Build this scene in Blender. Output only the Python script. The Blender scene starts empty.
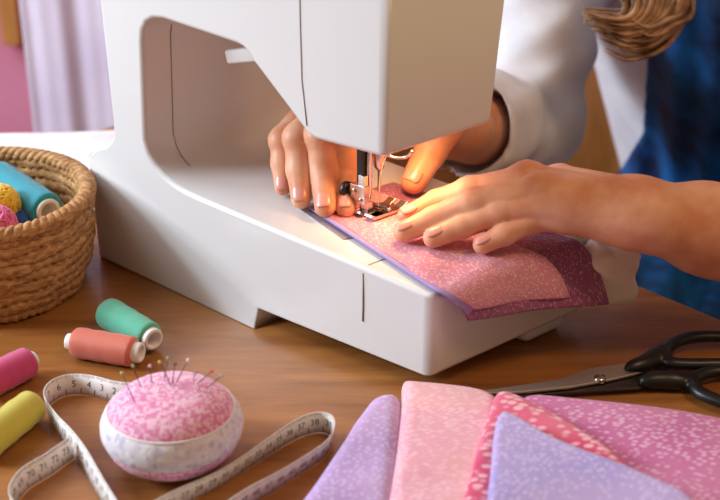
import bpy, bmesh, math, random
import numpy as np
import openvdb
from mathutils import Vector, Matrix

random.seed(7); rng = np.random.RandomState(7)
scene = bpy.context.scene
COL = scene.collection
R = math.radians

# ------------------------------------------------------------------ camera
PITCH, FPX, HC = R(26), 1450.0, 0.52
cam = bpy.data.cameras.new('camera'); cam_o = bpy.data.objects.new('camera', cam); COL.objects.link(cam_o)
cam_o.location = (0, 0, HC); cam_o.rotation_euler = (R(90) - PITCH, 0, 0)
cam.sensor_width = 36; cam.lens = FPX * 36 / 720; cam.clip_start = .01
cam.dof.use_dof = True; cam.dof.focus_distance = 1.03; cam.dof.aperture_fstop = 6.5
scene.camera = cam_o
# ------------------------------------------------------------------ world, lights, exposure
w = bpy.data.worlds.new('world'); scene.world = w; w.use_nodes = True
w.node_tree.nodes['Background'].inputs[0].default_value = (.66, .46, .30, 1)
w.node_tree.nodes['Background'].inputs[1].default_value = .35

def area(name, loc, target, size, energy, col, sy=None):
    l = bpy.data.lights.new(name, 'AREA'); l.energy = energy; l.color = col; l.size = size
    if sy: l.shape = 'RECTANGLE'; l.size_y = sy
    o = bpy.data.objects.new(name, l); COL.objects.link(o); o.location = loc
    o.rotation_euler = (Vector(target) - Vector(loc)).to_track_quat('-Z', 'Y').to_euler()
    return o
area('window_daylight', (-1.38, .84, .66), (0, .95, .05), .38, 23, (.77, .875, 1.0), .42)
area('left_cool_fill', (-.98, 1.32, 1.0), (.05, 1.35, .10), .5, 11, (.80, .90, 1.0), .7)  # added cool fill to brighten curtain and sleeves, not an actual window
area('warm_overhead_fill', (.62, .58, 1.30), (.22, .95, .05), .35, 5.0, (1.0, .64, .36))  # added warm fill to brighten the right side; no real lamp there
scene.view_settings.view_transform = 'Standard'; scene.view_settings.look = 'None'
scene.view_settings.exposure = 0.14; scene.view_settings.gamma = 1.0; scene.view_settings.use_curve_mapping = False

# ------------------------------------------------------------------ helpers
def at(x, y, z=0.0):
    u = (x - 360) / FPX; v = (y - 250) / FPX
    c, s = math.cos(PITCH), math.sin(PITCH)
    d = Vector((u, c - v * s, -s - v * c)); t = (z - HC) / d.z
    return Vector((0, 0, HC)) + d * t

AX, XD, YD = Vector((-.075, .9411, 0)), Vector((.7829, -.6222, 0)), Vector((math.cos(R(40)), math.sin(R(40)), 0))
def MP(s, t, z): return AX + XD * s + YD * t + Vector((0, 0, z))     # sewing machine's own axes
def st(p):                                                            # and back
    d = Vector((p[0] - AX.x, p[1] - AX.y)); det = XD.x * YD.y - YD.x * XD.y
    return ((d.x * YD.y - YD.x * d.y) / det, (XD.x * d.y - d.x * XD.y) / det)

def srgb(r, g, b):
    f = lambda c: c / 12.92 if c <= .04045 else ((c + .055) / 1.055) ** 2.4
    return (f(r / 255), f(g / 255), f(b / 255), 1)

def thing(name, loc, label, cat, group=None):
    o = bpy.data.objects.new(name, None); COL.objects.link(o); o.location = loc; o.empty_display_size = .02
    return tag(o, label, cat, group)
def tag(o, label, cat, group=None, kind=None):
    o['label'] = label; o['category'] = cat
    if group: o['group'] = group
    if kind: o['kind'] = kind
    return o
def origin_of(o):
    p = Vector((0, 0, 0))
    while o is not None: p = p + Vector(o.location); o = o.parent
    return p
def mesh_obj(name, verts, faces, mat, parent=None, smooth=True, loc=None, label=None):
    me = bpy.data.meshes.new(name)
    base = origin_of(parent)
    off = base if parent is not None else (Vector(loc) if loc is not None else Vector((0, 0, 0)))
    V = np.asarray([tuple(v) for v in verts], float) - np.array(off)
    me.from_pydata(V.tolist(), [], [tuple(int(i) for i in f) for f in faces])
    bm = bmesh.new(); bm.from_mesh(me); bmesh.ops.recalc_face_normals(bm, faces=bm.faces); bm.to_mesh(me); bm.free()
    if smooth:
        me.polygons.foreach_set('use_smooth', [True] * len(me.polygons))
    o = bpy.data.objects.new(name, me); COL.objects.link(o)
    if parent is not None: o.parent = parent
    elif loc is not None: o.location = loc
    if isinstance(mat, (list, tuple)):
        for m in mat: me.materials.append(m)
    elif mat: me.materials.append(mat)
    if label: o['label'] = label
    return o
class MB:
    def __init__(s): s.v = []; s.f = []
    def add(s, v, f):
        n = len(s.v); s.v += [Vector(p) for p in v]; s.f += [tuple(i + n for i in q) for q in f]
    def build(s, name, mat, parent=None, smooth=True, loc=None, label=None):
        return mesh_obj(name, s.v, s.f, mat, parent, smooth, loc, label)
def frame(d, up=Vector((0, 0, 1))):
    d = Vector(d).normalized()
    if abs(d.dot(up)) > .98: up = Vector((0, 1, 0))
    a = d.cross(up).normalized(); b = a.cross(d).normalized()
    return d, a, b
def lathe(p, d, prof, n=32, cap=True):
    """rings (radius, distance along d)"""
    d, a, b = frame(d); V = []; F = []
    for r, h in prof:
        for k in range(n):
            t = 2 * math.pi * k / n
            V.append(Vector(p) + d * h + (a * math.cos(t) + b * math.sin(t)) * r)
    for i in range(len(prof) - 1):
        for k in range(n):
            F.append((i * n + k, i * n + (k + 1) % n, (i + 1) * n + (k + 1) % n, (i + 1) * n + k))
    if cap:
        F.append(tuple(range(n))); F.append(tuple((len(prof) - 1) * n + k for k in range(n)))
    return V, F
def cyl(p, q, r, r2=None, n=20):
    p, q = Vector(p), Vector(q); L = (q - p).length; r2 = r if r2 is None else r2
    e = min(r, r2) * .12
    return lathe(p, q - p, [(r - e, 0), (r, e), (r2, L - e), (r2 - e, L)], n)
def tube(pts, rad, n=8, closed=False):
    P = [Vector(p) for p in pts]; V = []; F = []; m = len(P)
    rad = rad if hasattr(rad, '__len__') else [rad] * m
    for i in range(m):
        d = (P[(i + 1) % m] - P[i - 1]) if closed else (P[min(i + 1, m - 1)] - P[max(i - 1, 0)])
        d, a, b = frame(d)
        for k in range(n):
            t = 2 * math.pi * k / n; V.append(P[i] + (a * math.cos(t) + b * math.sin(t)) * rad[i])
    for i in range(m if closed else m - 1):
        j = (i + 1) % m
        for k in range(n): F.append((i * n + k, i * n + (k + 1) % n, j * n + (k + 1) % n, j * n + k))
    if not closed: F.append(tuple(range(n))); F.append(tuple((m - 1) * n + k for k in range(n)))
    return V, F
def obox(c, ax, ay, az, sx, sy, sz):
    V = [Vector(c) + ax * (sx / 2 * i) + ay * (sy / 2 * j) + az * (sz / 2 * k) for i in (-1, 1) for j in (-1, 1) for k in (-1, 1)]
    return V, [(0, 1, 3, 2), (4, 6, 7, 5), (0, 4, 5, 1), (2, 3, 7, 6), (0, 2, 6, 4), (1, 5, 7, 3)]
def bevel(o, w, seg=3, limit='ANGLE', ang=35):
    m = o.modifiers.new('bevel', 'BEVEL'); m.width = w; m.segments = seg; m.limit_method = limit; m.angle_limit = R(ang)
    m.harden_normals = False
    return m
def spline(pts, n=8):
    P = [np.array(p, float) for p in pts]; out = []
    P = [2 * P[0] - P[1]] + P + [2 * P[-1] - P[-2]]
    for i in range(1, len(P) - 2):
        for k in range(n):
            t = k / n; a, b, c, d = P[i - 1], P[i], P[i + 1], P[i + 2]
            out.append(.5 * (2 * b + (c - a) * t + (2 * a - 5 * b + 4 * c - d) * t * t + (3 * b - a - 3 * c + d) * t ** 3))
    out.append(P[-2]); return out

# signed distance shapes for soft, continuous surfaces
class SDF:
    def __init__(s, lo, hi, vox):
        s.lo = np.array(lo, float); s.vox = vox
        n = np.ceil((np.array(hi) - s.lo) / vox).astype(int) + 1
        g = [s.lo[i] + vox * np.arange(n[i]) for i in range(3)]
        s.P = np.stack(np.meshgrid(*g, indexing='ij'), -1).astype(np.float32)
    def rc(s, a, b, r1, r2, squash=None):
        a = np.array(a, np.float32); b = np.array(b, np.float32); ba = b - a
        pa = s.P - a; h = np.clip((pa @ ba) / max(float(ba @ ba), 1e-9), 0, 1)
        q = pa - h[..., None] * ba
        if squash is not None:                       # squash = (unit direction, factor): thinner along that direction
            n, k = np.array(squash[0], np.float32), squash[1]
            dn = q @ n; q = q + (dn * (1 / k - 1))[..., None] * n
        return np.sqrt((q * q).sum(-1)) - (r1 + (r2 - r1) * h)
    def ell(s, c, ax, rad):
        q = s.P - np.array(c, np.float32)
        l = np.stack([(q @ np.array(ax[i], np.float32)) / rad[i] for i in range(3)], -1)
        return (np.sqrt((l * l).sum(-1)) - 1) * min(rad)
    def mesh(s, d):
        g = openvdb.FloatGrid(); bg = float(3 * s.vox); g.background = bg
        g.copyFromArray(np.ascontiguousarray(np.clip(d, -bg, bg).astype(np.float32)))
        pts, quads = g.convertToQuads(isovalue=0.0) if hasattr(g, 'convertToQuads') else g.convertToPolygons(0.0)[:2]
        return np.array(pts) * s.vox + s.lo, np.array(quads)
def smin(a, b, k):
    h = np.clip(.5 + .5 * (b - a) / k, 0, 1)
    return b + (a - b) * h - k * h * (1 - h)
def smax(a, b, k): return -smin(-a, -b, k)
def unit(v):
    v = np.array(v, float); return v / np.linalg.norm(v)

# ------------------------------------------------------------------ materials
def mat(name, col, rough=.5, metal=0.0, spec=.5, coat=0.0, sss=0.0, sheen=0.0):
    m = bpy.data.materials.new(name); m.use_nodes = True
    b = m.node_tree.nodes['Principled BSDF']
    b.inputs['Base Color'].default_value = col; b.inputs['Roughness'].default_value = rough
    b.inputs['Metallic'].default_value = metal; b.inputs['Specular IOR Level'].default_value = spec
    b.inputs['Coat Weight'].default_value = coat; b.inputs['Coat Roughness'].default_value = .12
    if sss:
        b.inputs['Subsurface Weight'].default_value = sss; b.inputs['Subsurface Radius'].default_value = (1, .35, .18)
        b.inputs['Subsurface Scale'].default_value = .006
    if sheen: b.inputs['Sheen Weight'].default_value = sheen
    return m
def nd(m, t, **kw):
    n = m.node_tree.nodes.new(t)
    for k, v in kw.items():
        if k in n.inputs: n.inputs[k].default_value = v
        else: setattr(n, k, v)
    return n
def lk(m, a, ao, b, bi): m.node_tree.links.new(a.outputs[ao], b.inputs[bi])
def coords(m, scale=(1, 1, 1), rot=(0, 0, 0), out='Object'):
    tc = nd(m, 'ShaderNodeTexCoord'); mp = nd(m, 'ShaderNodeMapping')
    mp.inputs['Scale'].default_value = scale; mp.inputs['Rotation'].default_value = rot
    lk(m, tc, out, mp, 'Vector'); return mp
def ramp(m, src, so, stops):
    r = nd(m, 'ShaderNodeValToRGB'); e = r.color_ramp.elements
    while len(e) < len(stops): e.new(.5)
    for i, (p, c) in enumerate(stops): e[i].position = p; e[i].color = c
    m.node_tree.links.new(src.outputs[so], r.inputs[0]); return r
def bump(m, src, so, strength, dist):
    b = nd(m, 'ShaderNodeBump'); b.inputs['Strength'].default_value = strength; b.inputs['Distance'].default_value = dist
    m.node_tree.links.new(src.outputs[so], b.inputs['Height'])
    lk(m, b, 'Normal', m.node_tree.nodes['Principled BSDF'], 'Normal'); return b
def noisy(m, c1, c2, scale, detail=3, sc=(1, 1, 1), rot=(0, 0, 0), out='Object', bs=0, bd=.001, lo=.35, hi=.65):
    mp = coords(m, sc, rot, out); n = nd(m, 'ShaderNodeTexNoise', Scale=scale, Detail=detail)
    lk(m, mp, 'Vector', n, 'Vector'); r = ramp(m, n, 'Fac', [(lo, c1), (hi, c2)])
    lk(m, r, 'Color', m.node_tree.nodes['Principled BSDF'], 'Base Color')
    if bs: bump(m, n, 'Fac', bs, bd)
    return m

def print_cloth(name, base, alt, fleck, cell=220, thr=.28, out='Object', stretch=(1, 1, 1), rot=.6, weave=900, mixn=18):
    """printed cotton: two-tone ground with small pale flecks and a fine weave"""
    m = mat(name, base, .85, spec=.2, sheen=.25)
    b = m.node_tree.nodes['Principled BSDF']
    mp0 = coords(m, (1, 1, 1), (0, 0, 0), out)
    n = nd(m, 'ShaderNodeTexNoise', Scale=mixn, Detail=2); lk(m, mp0, 'Vector', n, 'Vector')
    g = ramp(m, n, 'Fac', [(.38, base), (.62, alt)])
    mp = coords(m, stretch, (0, 0, rot), out)
    v = nd(m, 'ShaderNodeTexVoronoi', Scale=cell); v.inputs['Randomness'].default_value = .75
    lk(m, mp, 'Vector', v, 'Vector')
    r = ramp(m, v, 'Distance', [(thr * .75, (1, 1, 1, 1)), (thr * 1.25, (0, 0, 0, 1))])
    mx = nd(m, 'ShaderNodeMix', data_type='RGBA')
    m.node_tree.links.new(r.outputs['Color'], mx.inputs[0])
    m.node_tree.links.new(g.outputs['Color'], mx.inputs[6]); mx.inputs[7].default_value = fleck
    m.node_tree.links.new(mx.outputs[2], b.inputs['Base Color'])
    wv = nd(m, 'ShaderNodeTexNoise', Scale=weave, Detail=1); lk(m, mp0, 'Vector', wv, 'Vector')
    bump(m, wv, 'Fac', .35, .0006)
    return m

M = {}
M['plastic'] = mat('white_plastic', srgb(226, 224, 222), .28, spec=.5, coat=.25)
M['plastic_seam'] = mat('seam_grey', srgb(150, 136, 124), .5)
M['steel'] = mat('steel', srgb(200, 195, 190), .25, 1.0)
M['dark_steel'] = mat('dark_steel', srgb(96, 94, 96), .3, 1.0)
M['plate_steel'] = mat('plate_steel', srgb(168, 164, 172), .36, .5)
M['blade_steel'] = mat('blade_steel', srgb(196, 188, 182), .42, .85)
M['black_plastic'] = mat('black_plastic', srgb(24, 23, 25), .38)
M['black_metal'] = mat('black_metal', srgb(45, 43, 45), .3, .6)
# wood
def wood(name, c1, c2, c3, rot, sc=(1, 9, 1), scale=5, rough=.38):
    m = mat(name, c1, rough, spec=.45, coat=.12)
    mp = coords(m, sc, (0, 0, rot)); n = nd(m, 'ShaderNodeTexNoise', Scale=scale, Detail=8, Roughness=.6, Distortion=.5)
    lk(m, mp, 'Vector', n, 'Vector')
    r = ramp(m, n, 'Fac', [(.28, c1), (.5, c2), (.75, c3)])
    mp2 = coords(m, (sc[0] * 2, sc[1] * 9, 1), (0, 0, rot)); n2 = nd(m, 'ShaderNodeTexNoise', Scale=scale * 4, Detail=4)
    lk(m, mp2, 'Vector', n2, 'Vector')
    r2 = ramp(m, n2, 'Fac', [(.3, (.72, .68, .62, 1)), (.6, (1, 1, 1, 1))])
    mx = nd(m, 'ShaderNodeMix', data_type='RGBA', blend_type='MULTIPLY'); mx.inputs[0].default_value = .8
    m.node_tree.links.new(r.outputs['Color'], mx.inputs[6]); m.node_tree.links.new(r2.outputs['Color'], mx.inputs[7])
    m.node_tree.links.new(mx.outputs[2], m.node_tree.nodes['Principled BSDF'].inputs['Base Color'])
    bump(m, n2, 'Fac', .15, .0006); return m
M['table'] = wood('table_wood', srgb(122, 74, 32), srgb(156, 101, 50), srgb(178, 121, 64), R(-8))
M['floor'] = wood('floor_wood', srgb(150, 96, 48), srgb(178, 120, 64), srgb(190, 134, 78), R(40))
M['cabinet'] = wood('cabinet_wood', srgb(170, 112, 56), srgb(190, 130, 70), srgb(204, 146, 84), 0, (6, 1, 1))
M['pink_wall'] = noisy(mat('pink_wall_paint', srgb(214, 134, 160), .8), srgb(208, 118, 142), srgb(216, 140, 170), 3)
M['curtain'] = noisy(mat('lilac_curtain', srgb(224, 212, 232), .8, sheen=.3), srgb(220, 206, 230), srgb(234, 224, 240), 8)
M['curtain'].node_tree.nodes['Principled BSDF'].inputs['Transmission Weight'].default_value = .25
M['white_cloth'] = noisy(mat('white_cloth', srgb(226, 220, 218), .85, sheen=.3), srgb(214, 206, 204), srgb(234, 230, 228), 30, bs=.3, bd=.004)
# people
M['skin'] = noisy(mat('skin', srgb(228, 170, 134), .48, spec=.4, sss=.18), srgb(216, 148, 112), srgb(234, 180, 146), 45, 4, bs=.12, bd=.0008)
M['nail'] = mat('nail', srgb(224, 156, 140), .3, coat=.15)
M['shirt'] = noisy(mat('white_shirt', srgb(222, 222, 228), .85, sheen=.3), srgb(212, 212, 220), srgb(230, 230, 234), 25, bs=.25, bd=.003)
M['apron'] = noisy(mat('denim_blue', srgb(6, 52, 104), .7), srgb(4, 30, 66), srgb(6, 100, 172), 26, 4, sc=(1, 1, .12), bs=.2, bd=.002)  # fold highlights and darks painted in as upright bright and navy streaks
M['trousers'] = mat('navy_trousers', srgb(22, 30, 48), .85)
M['hair'] = noisy(mat('hair', srgb(120, 84, 56), .42, spec=.5), srgb(112, 78, 52), srgb(206, 166, 128), 60)
M['eye'] = mat('eye_white', srgb(235, 232, 228), .2); M['iris'] = mat('iris', srgb(70, 48, 30), .2); M['lip'] = mat('lip', srgb(190, 100, 95), .4)
# cloths
WH = srgb(244, 228, 232)
M['sew_pink'] = print_cloth('sewn_pink_print', srgb(206, 132, 158), srgb(214, 146, 166), srgb(236, 196, 200), 520, .36, out='UV', stretch=(.55, 1.2, 1), rot=.5, weave=1200)
M['sew_mauve'] = print_cloth('sewn_mauve_print', srgb(146, 82, 122), srgb(158, 94, 130), srgb(206, 150, 172), 520, .34, out='UV', stretch=(.55, 1.2, 1), rot=.5, weave=1200)
M['lilac_edge'] = mat('lilac_edging', srgb(168, 140, 196), .8, sheen=.3)
M['lilac_print'] = print_cloth('lilac_print', srgb(176, 148, 200), srgb(192, 160, 206), srgb(206, 184, 224), 280, .36)
M['peach_print'] = print_cloth('peach_pink_print', srgb(226, 160, 178), srgb(230, 172, 176), srgb(238, 192, 202), 340, .38, stretch=(.6, 1.2, 1))
M['crimson_print'] = print_cloth('crimson_print', srgb(206, 72, 112), srgb(222, 112, 138), srgb(240, 186, 194), 190, .42, stretch=(.7, 1.1, 1))
M['peri_print'] = print_cloth('periwinkle_print', srgb(168, 156, 214), srgb(184, 164, 212), srgb(202, 188, 228), 270, .36)
M['mauve_print'] = print_cloth('mauve_print', srgb(192, 104, 158), srgb(202, 122, 166), srgb(224, 174, 204), 280, .36, stretch=(.7, 1.1, 1))

def weave_mat(name, cols):
    m = mat(name, cols[1], .65, spec=.3)
    mp = coords(m, (1, 1, 3)); n = nd(m, 'ShaderNodeTexNoise', Scale=110, Detail=5, Roughness=.65); lk(m, mp, 'Vector', n, 'Vector')
    r = ramp(m, n, 'Fac', [(.3, cols[0]), (.5, cols[1]), (.7, cols[2])])
    lk(m, r, 'Color', m.node_tree.nodes['Principled BSDF'], 'Base Color'); bump(m, n, 'Fac', .5, .002); return m
M['straw'] = weave_mat('woven_straw', [srgb(128, 84, 44), srgb(178, 130, 80), srgb(208, 166, 112)])

def thread_mat(name, col, dark):
    m = mat(name, col, .5, spec=.45, sheen=.3)
    uv = nd(m, 'ShaderNodeTexCoord'); wv = nd(m, 'ShaderNodeTexWave', Scale=34, Distortion=.6); wv.bands_direction = 'Y'
    mp = nd(m, 'ShaderNodeMapping'); mp.inputs['Rotation'].default_value = (0, 0, .03); lk(m, uv, 'UV', mp, 'Vector'); lk(m, mp, 'Vector', wv, 'Vector')
    r = ramp(m, wv, 'Fac', [(.1, dark), (.6, col)]); lk(m, r, 'Color', m.node_tree.nodes['Principled BSDF'], 'Base Color')
    bump(m, wv, 'Fac', .4, .0006); return m
M['core'] = mat('spool_core_white', srgb(232, 226, 224), .45)
M['hole'] = mat('spool_bore_shadow', srgb(120, 108, 100), .8)
M['tape'] = mat('tape_white', srgb(232, 224, 218), .42, coat=.1)
M['ink'] = mat('tape_ink', srgb(52, 46, 48), .6)

# ------------------------------------------------------------------ setting
def box(name, lo, hi, m, kind=None):
    lo, hi = Vector(lo), Vector(hi); c = (lo + hi) / 2; s = hi - lo
    v, f = obox(c, Vector((1, 0, 0)), Vector((0, 1, 0)), Vector((0, 0, 1)), *s)
    o = mesh_obj(name, v, f, m, smooth=False)
    if kind: o['kind'] = kind
    return o
FZ = -.75
box('floor', (-2.5, -.5, FZ - .03), (2.5, 2.05, FZ), M['floor'], 'structure')
box('wall_back', (-2.5, 2.05, FZ), (2.5, 2.15, 1.9), M['pink_wall'], 'structure')
box('baseboard_back', (-2.5, 2.035, FZ), (2.5, 2.05, FZ + .08), M['white_cloth'], 'structure')

# table: top and four legs
TE = Vector((.683, -.730, 0)); TN = Vector((-.730, -.683, 0)); P0 = Vector((.2185, 1.0035, 0))
tb = thing('sewing_table', P0 - TE * .2 + TN * .5 + Vector((0, 0, FZ)), 'brown wooden table with streaky grain under all the sewing things', 'table')
ctr = P0 + TE * .15 + TN * .5
v, f = obox(ctr - Vector((0, 0, .015)), TE, TN, Vector((0, 0, 1)), 1.44, 1.0, .03)
top = mesh_obj('tabletop', v, f, M['table'], tb, smooth=False); bevel(top, .003, 2)
for a in (-1, 1):
    for b in (-1, 1):
        c = ctr + TE * (.66 * a) + TN * (.44 * b)
        mb = MB(); v, f = obox(c + Vector((0, 0, (FZ - .03) / 2)), TE, TN, Vector((0, 0, 1)), .05, .05, -FZ - .03); mb.add(v, f)
        mb.build('leg', M['table'], tb, smooth=False)

# low wooden cabinet behind the person
cb = thing('low_cabinet', (.45, 1.92, FZ), 'plain orange-brown wooden cabinet standing behind the person', 'cabinet')
v, f = obox((.45, 1.92, FZ + .42), Vector((1, 0, 0)), Vector((0, 1, 0)), Vector((0, 0, 1)), 1.1, .22, .84)
mesh_obj('carcass', v, f, M['cabinet'], cb, smooth=False)
for sx in (-1, 1):
    v, f = obox((.45 + sx * .27, 1.805, FZ + .42), Vector((1, 0, 0)), Vector((0, 1, 0)), Vector((0, 0, 1)), .52, .016, .78)
    d = mesh_obj('door', v, f, M['cabinet'], cb, smooth=False); bevel(d, .003, 2)
    mb = MB(); mb.add(*cyl((.45 + sx * .05, 1.797, FZ + .55), (.45 + sx * .05, 1.777, FZ + .55), .010)); mb.build('knob', M['dark_steel'], d)

# curtain
V = []; F = []; nx, nz = 90, 24
for j in range(nz + 1):
    for i in range(nx + 1):
        u = i / nx; q = j / nz
        x = -.400 + u * .36 - .020 * q + .012; y = 1.62 + .0035 * math.sin(u * 40 + .6 * math.sin(q * 3)) + .0015 * math.sin(u * 83)
        V.append((x + .004 * math.sin(q * 5), y, -.55 + q * 1.75))
for j in range(nz):
    for i in range(nx): F.append((j * (nx + 1) + i, j * (nx + 1) + i + 1, (j + 1) * (nx + 1) + i + 1, (j + 1) * (nx + 1) + i))
cu = thing('curtain', (-.25, 1.62, -.55), 'pale lilac curtain hanging in soft folds behind the sewing machine', 'curtain')
c = mesh_obj('curtain_cloth', V, F, M['curtain'], cu); sm = c.modifiers.new('solid', 'SOLIDIFY'); sm.thickness = .003
mb = MB(); mb.add(*cyl((-.42, 1.62, 1.20), (.0, 1.62, 1.20), .010)); mb.build('curtain_rod', M['steel'], cu)

# narrow board on the wall
bd = box('wall_board', (-.520, 2.022, -.137), (-.492, 2.05, .9), M['cabinet'])
bevel(bd, .004, 2); tag(bd, 'narrow orange-brown wooden board hanging on the pink wall', 'board')

# white cloth on the table behind the basket
V = []; F = []; n = 40
for j in range(n + 1):
    for i in range(n + 1):
        u, q = i / n, j / n
        p = Vector((-.40 + .22 * u - .03 * q, 1.115 + .185 * q + .02 * u, 0))
        e = min(1, 8 * min(u, 1 - u, q, 1 - q))
        V.append(p + Vector((0, 0, .003 + .012 * math.sqrt(e) + .004 * e * math.sin(u * 9 + q * 5) * math.sin(q * 7))))
for j in range(n):
    for i in range(n): F.append((j * (n + 1) + i, j * (n + 1) + i + 1, (j + 1) * (n + 1) + i + 1, (j + 1) * (n + 1) + i))
c = mesh_obj('folded_cloth', V, F, M['white_cloth'], loc=(-.3, 1.2, 0)); sm = c.modifiers.new('solid', 'SOLIDIFY'); sm.thickness = .003
tag(c, 'white folded cloth lying on the table behind the straw basket', 'cloth')

# ------------------------------------------------------------------ sewing machine
UZ = Vector((0, 0, 1))
sm_o = thing('sewing_machine', AX, 'white sewing machine seen from behind with its needle over pink cloth', 'sewing machine')
def arc(c, r, a0, a1, n=6): return [(c[0] + r * math.cos(R(a0 + (a1 - a0) * k / n)), c[1] + r * math.sin(R(a0 + (a1 - a0) * k / n))) for k in range(n + 1)]
TB, TA = .152, .099
base_loop = [(-.176, 0), (.005, 0), (-.001, .0125), (.1575, .0115), (.158, .0745)]
base_loop += [(-.055, .0868), (-.070, .0882), (-.083, .0910), (-.094, .0955), (-.102, .1015), (-.107, .109), (-.1095, .119)]
base_loop += [(-.106, .196), (-.1045, .2045), (-.100, .2115)]
split_in = len(base_loop)
arm = [(-.093, .2158), (-.083, .2172), (-.012, .2132), (-.006, .2117), (-.001, .2085), (.003, .2035), (.0505, .1625)]
head = [(.058, .1605), (.116, .1620), (.117, .30)]
top_left = [(-.100, .30)]
outer = [(-.152, .30), (-.1445, .124), (-.146, .112), (-.154, .104), (-.166, .099), (-.175, .092)]
def extrude_layers():
    loop = base_loop + arm + head + top_left + outer
    nb = len(base_loop); na = len(arm) + len(head)
    i_in, i_top = nb - 1, nb + na            # pillar is cut between these two
    N = len(loop)
    V = [MP(s, (-.009 if s > -.05 else .003) if z == 0 else 0, z) for s, z in loop] + [MP(s, TA + (.10 * max(0, z - .162) if s > .04 else 0), z) for s, z in loop]
    Lidx = [i for i in range(N) if i <= i_in or i >= i_top]
    back = {i: 2 * N + k for k, i in enumerate(Lidx)}
    V += [MP(loop[i][0], TB, loop[i][1]) for i in Lidx]
    F = [tuple(range(N))]
    for i in range(N):
        j = (i + 1) % N; F.append((i, j, N + j, N + i))
    F += [tuple(N + i for i in range(i_in, i_top + 1))]
    for k, i in enumerate(Lidx):
        j = Lidx[(k + 1) % len(Lidx)]; F.append((N + i, N + j, back[j], back[i]))
    F.append(tuple(back[i] for i in Lidx))
    return V, F
V, F = extrude_layers()
body = mesh_obj('body', V, F, M['plastic'], sm_o)
me = body.data; bw = me.attributes.new('bevel_weight_edge', 'FLOAT', 'EDGE')
for e in me.edges:
    a, b = [Vector(me.vertices[i].co) + AX for i in e.vertices]
    (sa, ta), (sb, tb_) = st(a), st(b); zm = (a.z + b.z) / 2; s_ = (sa + sb) / 2; t_ = (ta + tb_) / 2
    wgt = 0.0
    prof = abs(ta - tb_) < .02                       # lies in a front or back outline
    if prof and t_ < .001: wgt = .42 if zm > .02 else .2
    elif prof and abs(t_ - TA) < .016 and t_ > .09 and t_ < .13 and zm > .15 and s_ > -.098: wgt = .8 if s_ > .1 else .5
    elif prof and abs(t_ - TB) < .001: wgt = .5
    elif not prof:
        if s_ > .15: wgt = .6
        elif .1 < s_ and zm < .2: wgt = .55
        elif .04 < s_ < .06 and zm > .15: wgt = .2
        elif s_ < .0 and zm < .017 and s_ > -.01: wgt = .15
    if prof and t_ < .001 and s_ > .155 and abs(sa - sb) < .004 and zm < .1: wgt = 1.0       # tip, upright corner
    if prof and t_ < .001 and s_ > .11 and abs(sa - sb) < .004 and zm > .15: wgt = .7        # head, upright corner
    bw.data[e.index].value = wgt
b = bevel(body, .0125, 4, 'WEIGHT'); b.use_clamp_overlap = True
wn = body.modifiers.new('wn', 'WEIGHTED_NORMAL'); wn.keep_sharp = True

def seam(pts, wdt=.0005):
    mb = MB(); mb.add(*tube(pts, wdt, 6)); return mb.build('panel_seam', M['plastic_seam'], sm_o, label='thin dark seam between two white panels')
seam([MP(.0462, -.00005, .285), MP(.0462, -.00005, .24), MP(.0468, -.00005, .2), MP(.0505, -.00005, .169)])
seam([MP(.0985, -.0001, .0735), MP(.0985, -.0001, .05), MP(.0982, -.0001, .036)])
seam([MP(.0985, .0045, .0779), MP(.0985, .02, .0781), MP(.0985, .06, .0781), MP(.0985, .10, .0781), MP(.0985, .145, .0781)], .0004)
pw = [(-.1025, .2085), (-.1043, .2045), (-.1058, .196), (-.1075, .16), (-.1093, .119), (-.1068, .109), (-.102, .1017), (-.0935, .0957)]
seam([MP(s + .0002, .025, z) for s, z in pw[1:]], .0003)
# the second foot under the end of the bed
mb = MB(); mb.add(*obox(MP(.135, .118, .0115), XD, YD, Vector((0, 0, 1)), .036, .040, .023)); o = mb.build('foot', M['plastic'], sm_o); bevel(o, .006, 3)
# presser lifter
mb = MB(); la, lb = MP(-.0745, .050, .1815), MP(.030, .050, .2105); ld = (lb - la).normalized(); lu = (UZ - ld * UZ.dot(ld)).normalized()
mb.add(*obox((la + lb) / 2, ld, ld.cross(lu), lu, (lb - la).length, .012, .0105)); o = mb.build('lifter_lever', M['plastic'], sm_o, label='small white presser lifter lever'); bevel(o, .0018, 2)
# needle plate
mb = MB()
zb = lambda s: .0868 - .0123 * (s + .055) / .213
c1, c2, c3, c4 = (.001, .0370), (.060, .0215), (.078, .098), (.004, .10)
top = [MP(s, t, zb(s) + .0009) for s, t in (c1, c2, c3, c4)]; bot = [p - Vector((0, 0, .003)) for p in top]
mb.add(top + bot, [(0, 1, 2, 3), (4, 5, 6, 7), (0, 1, 5, 4), (1, 2, 6, 5), (2, 3, 7, 6), (3, 0, 4, 7)])
mb.build('needle_plate', M['plate_steel'], sm_o, smooth=False, label='polished steel needle plate')
for k in range(2):
    mb = MB(); mb.add(*obox(MP(.049 + .007 * k, .075, zb(.05) + .0006), XD, YD, Vector((0, 0, 1)), .002, .022, .0012)); mb.build('feed_dog', M['steel'], sm_o, smooth=False)
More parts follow.
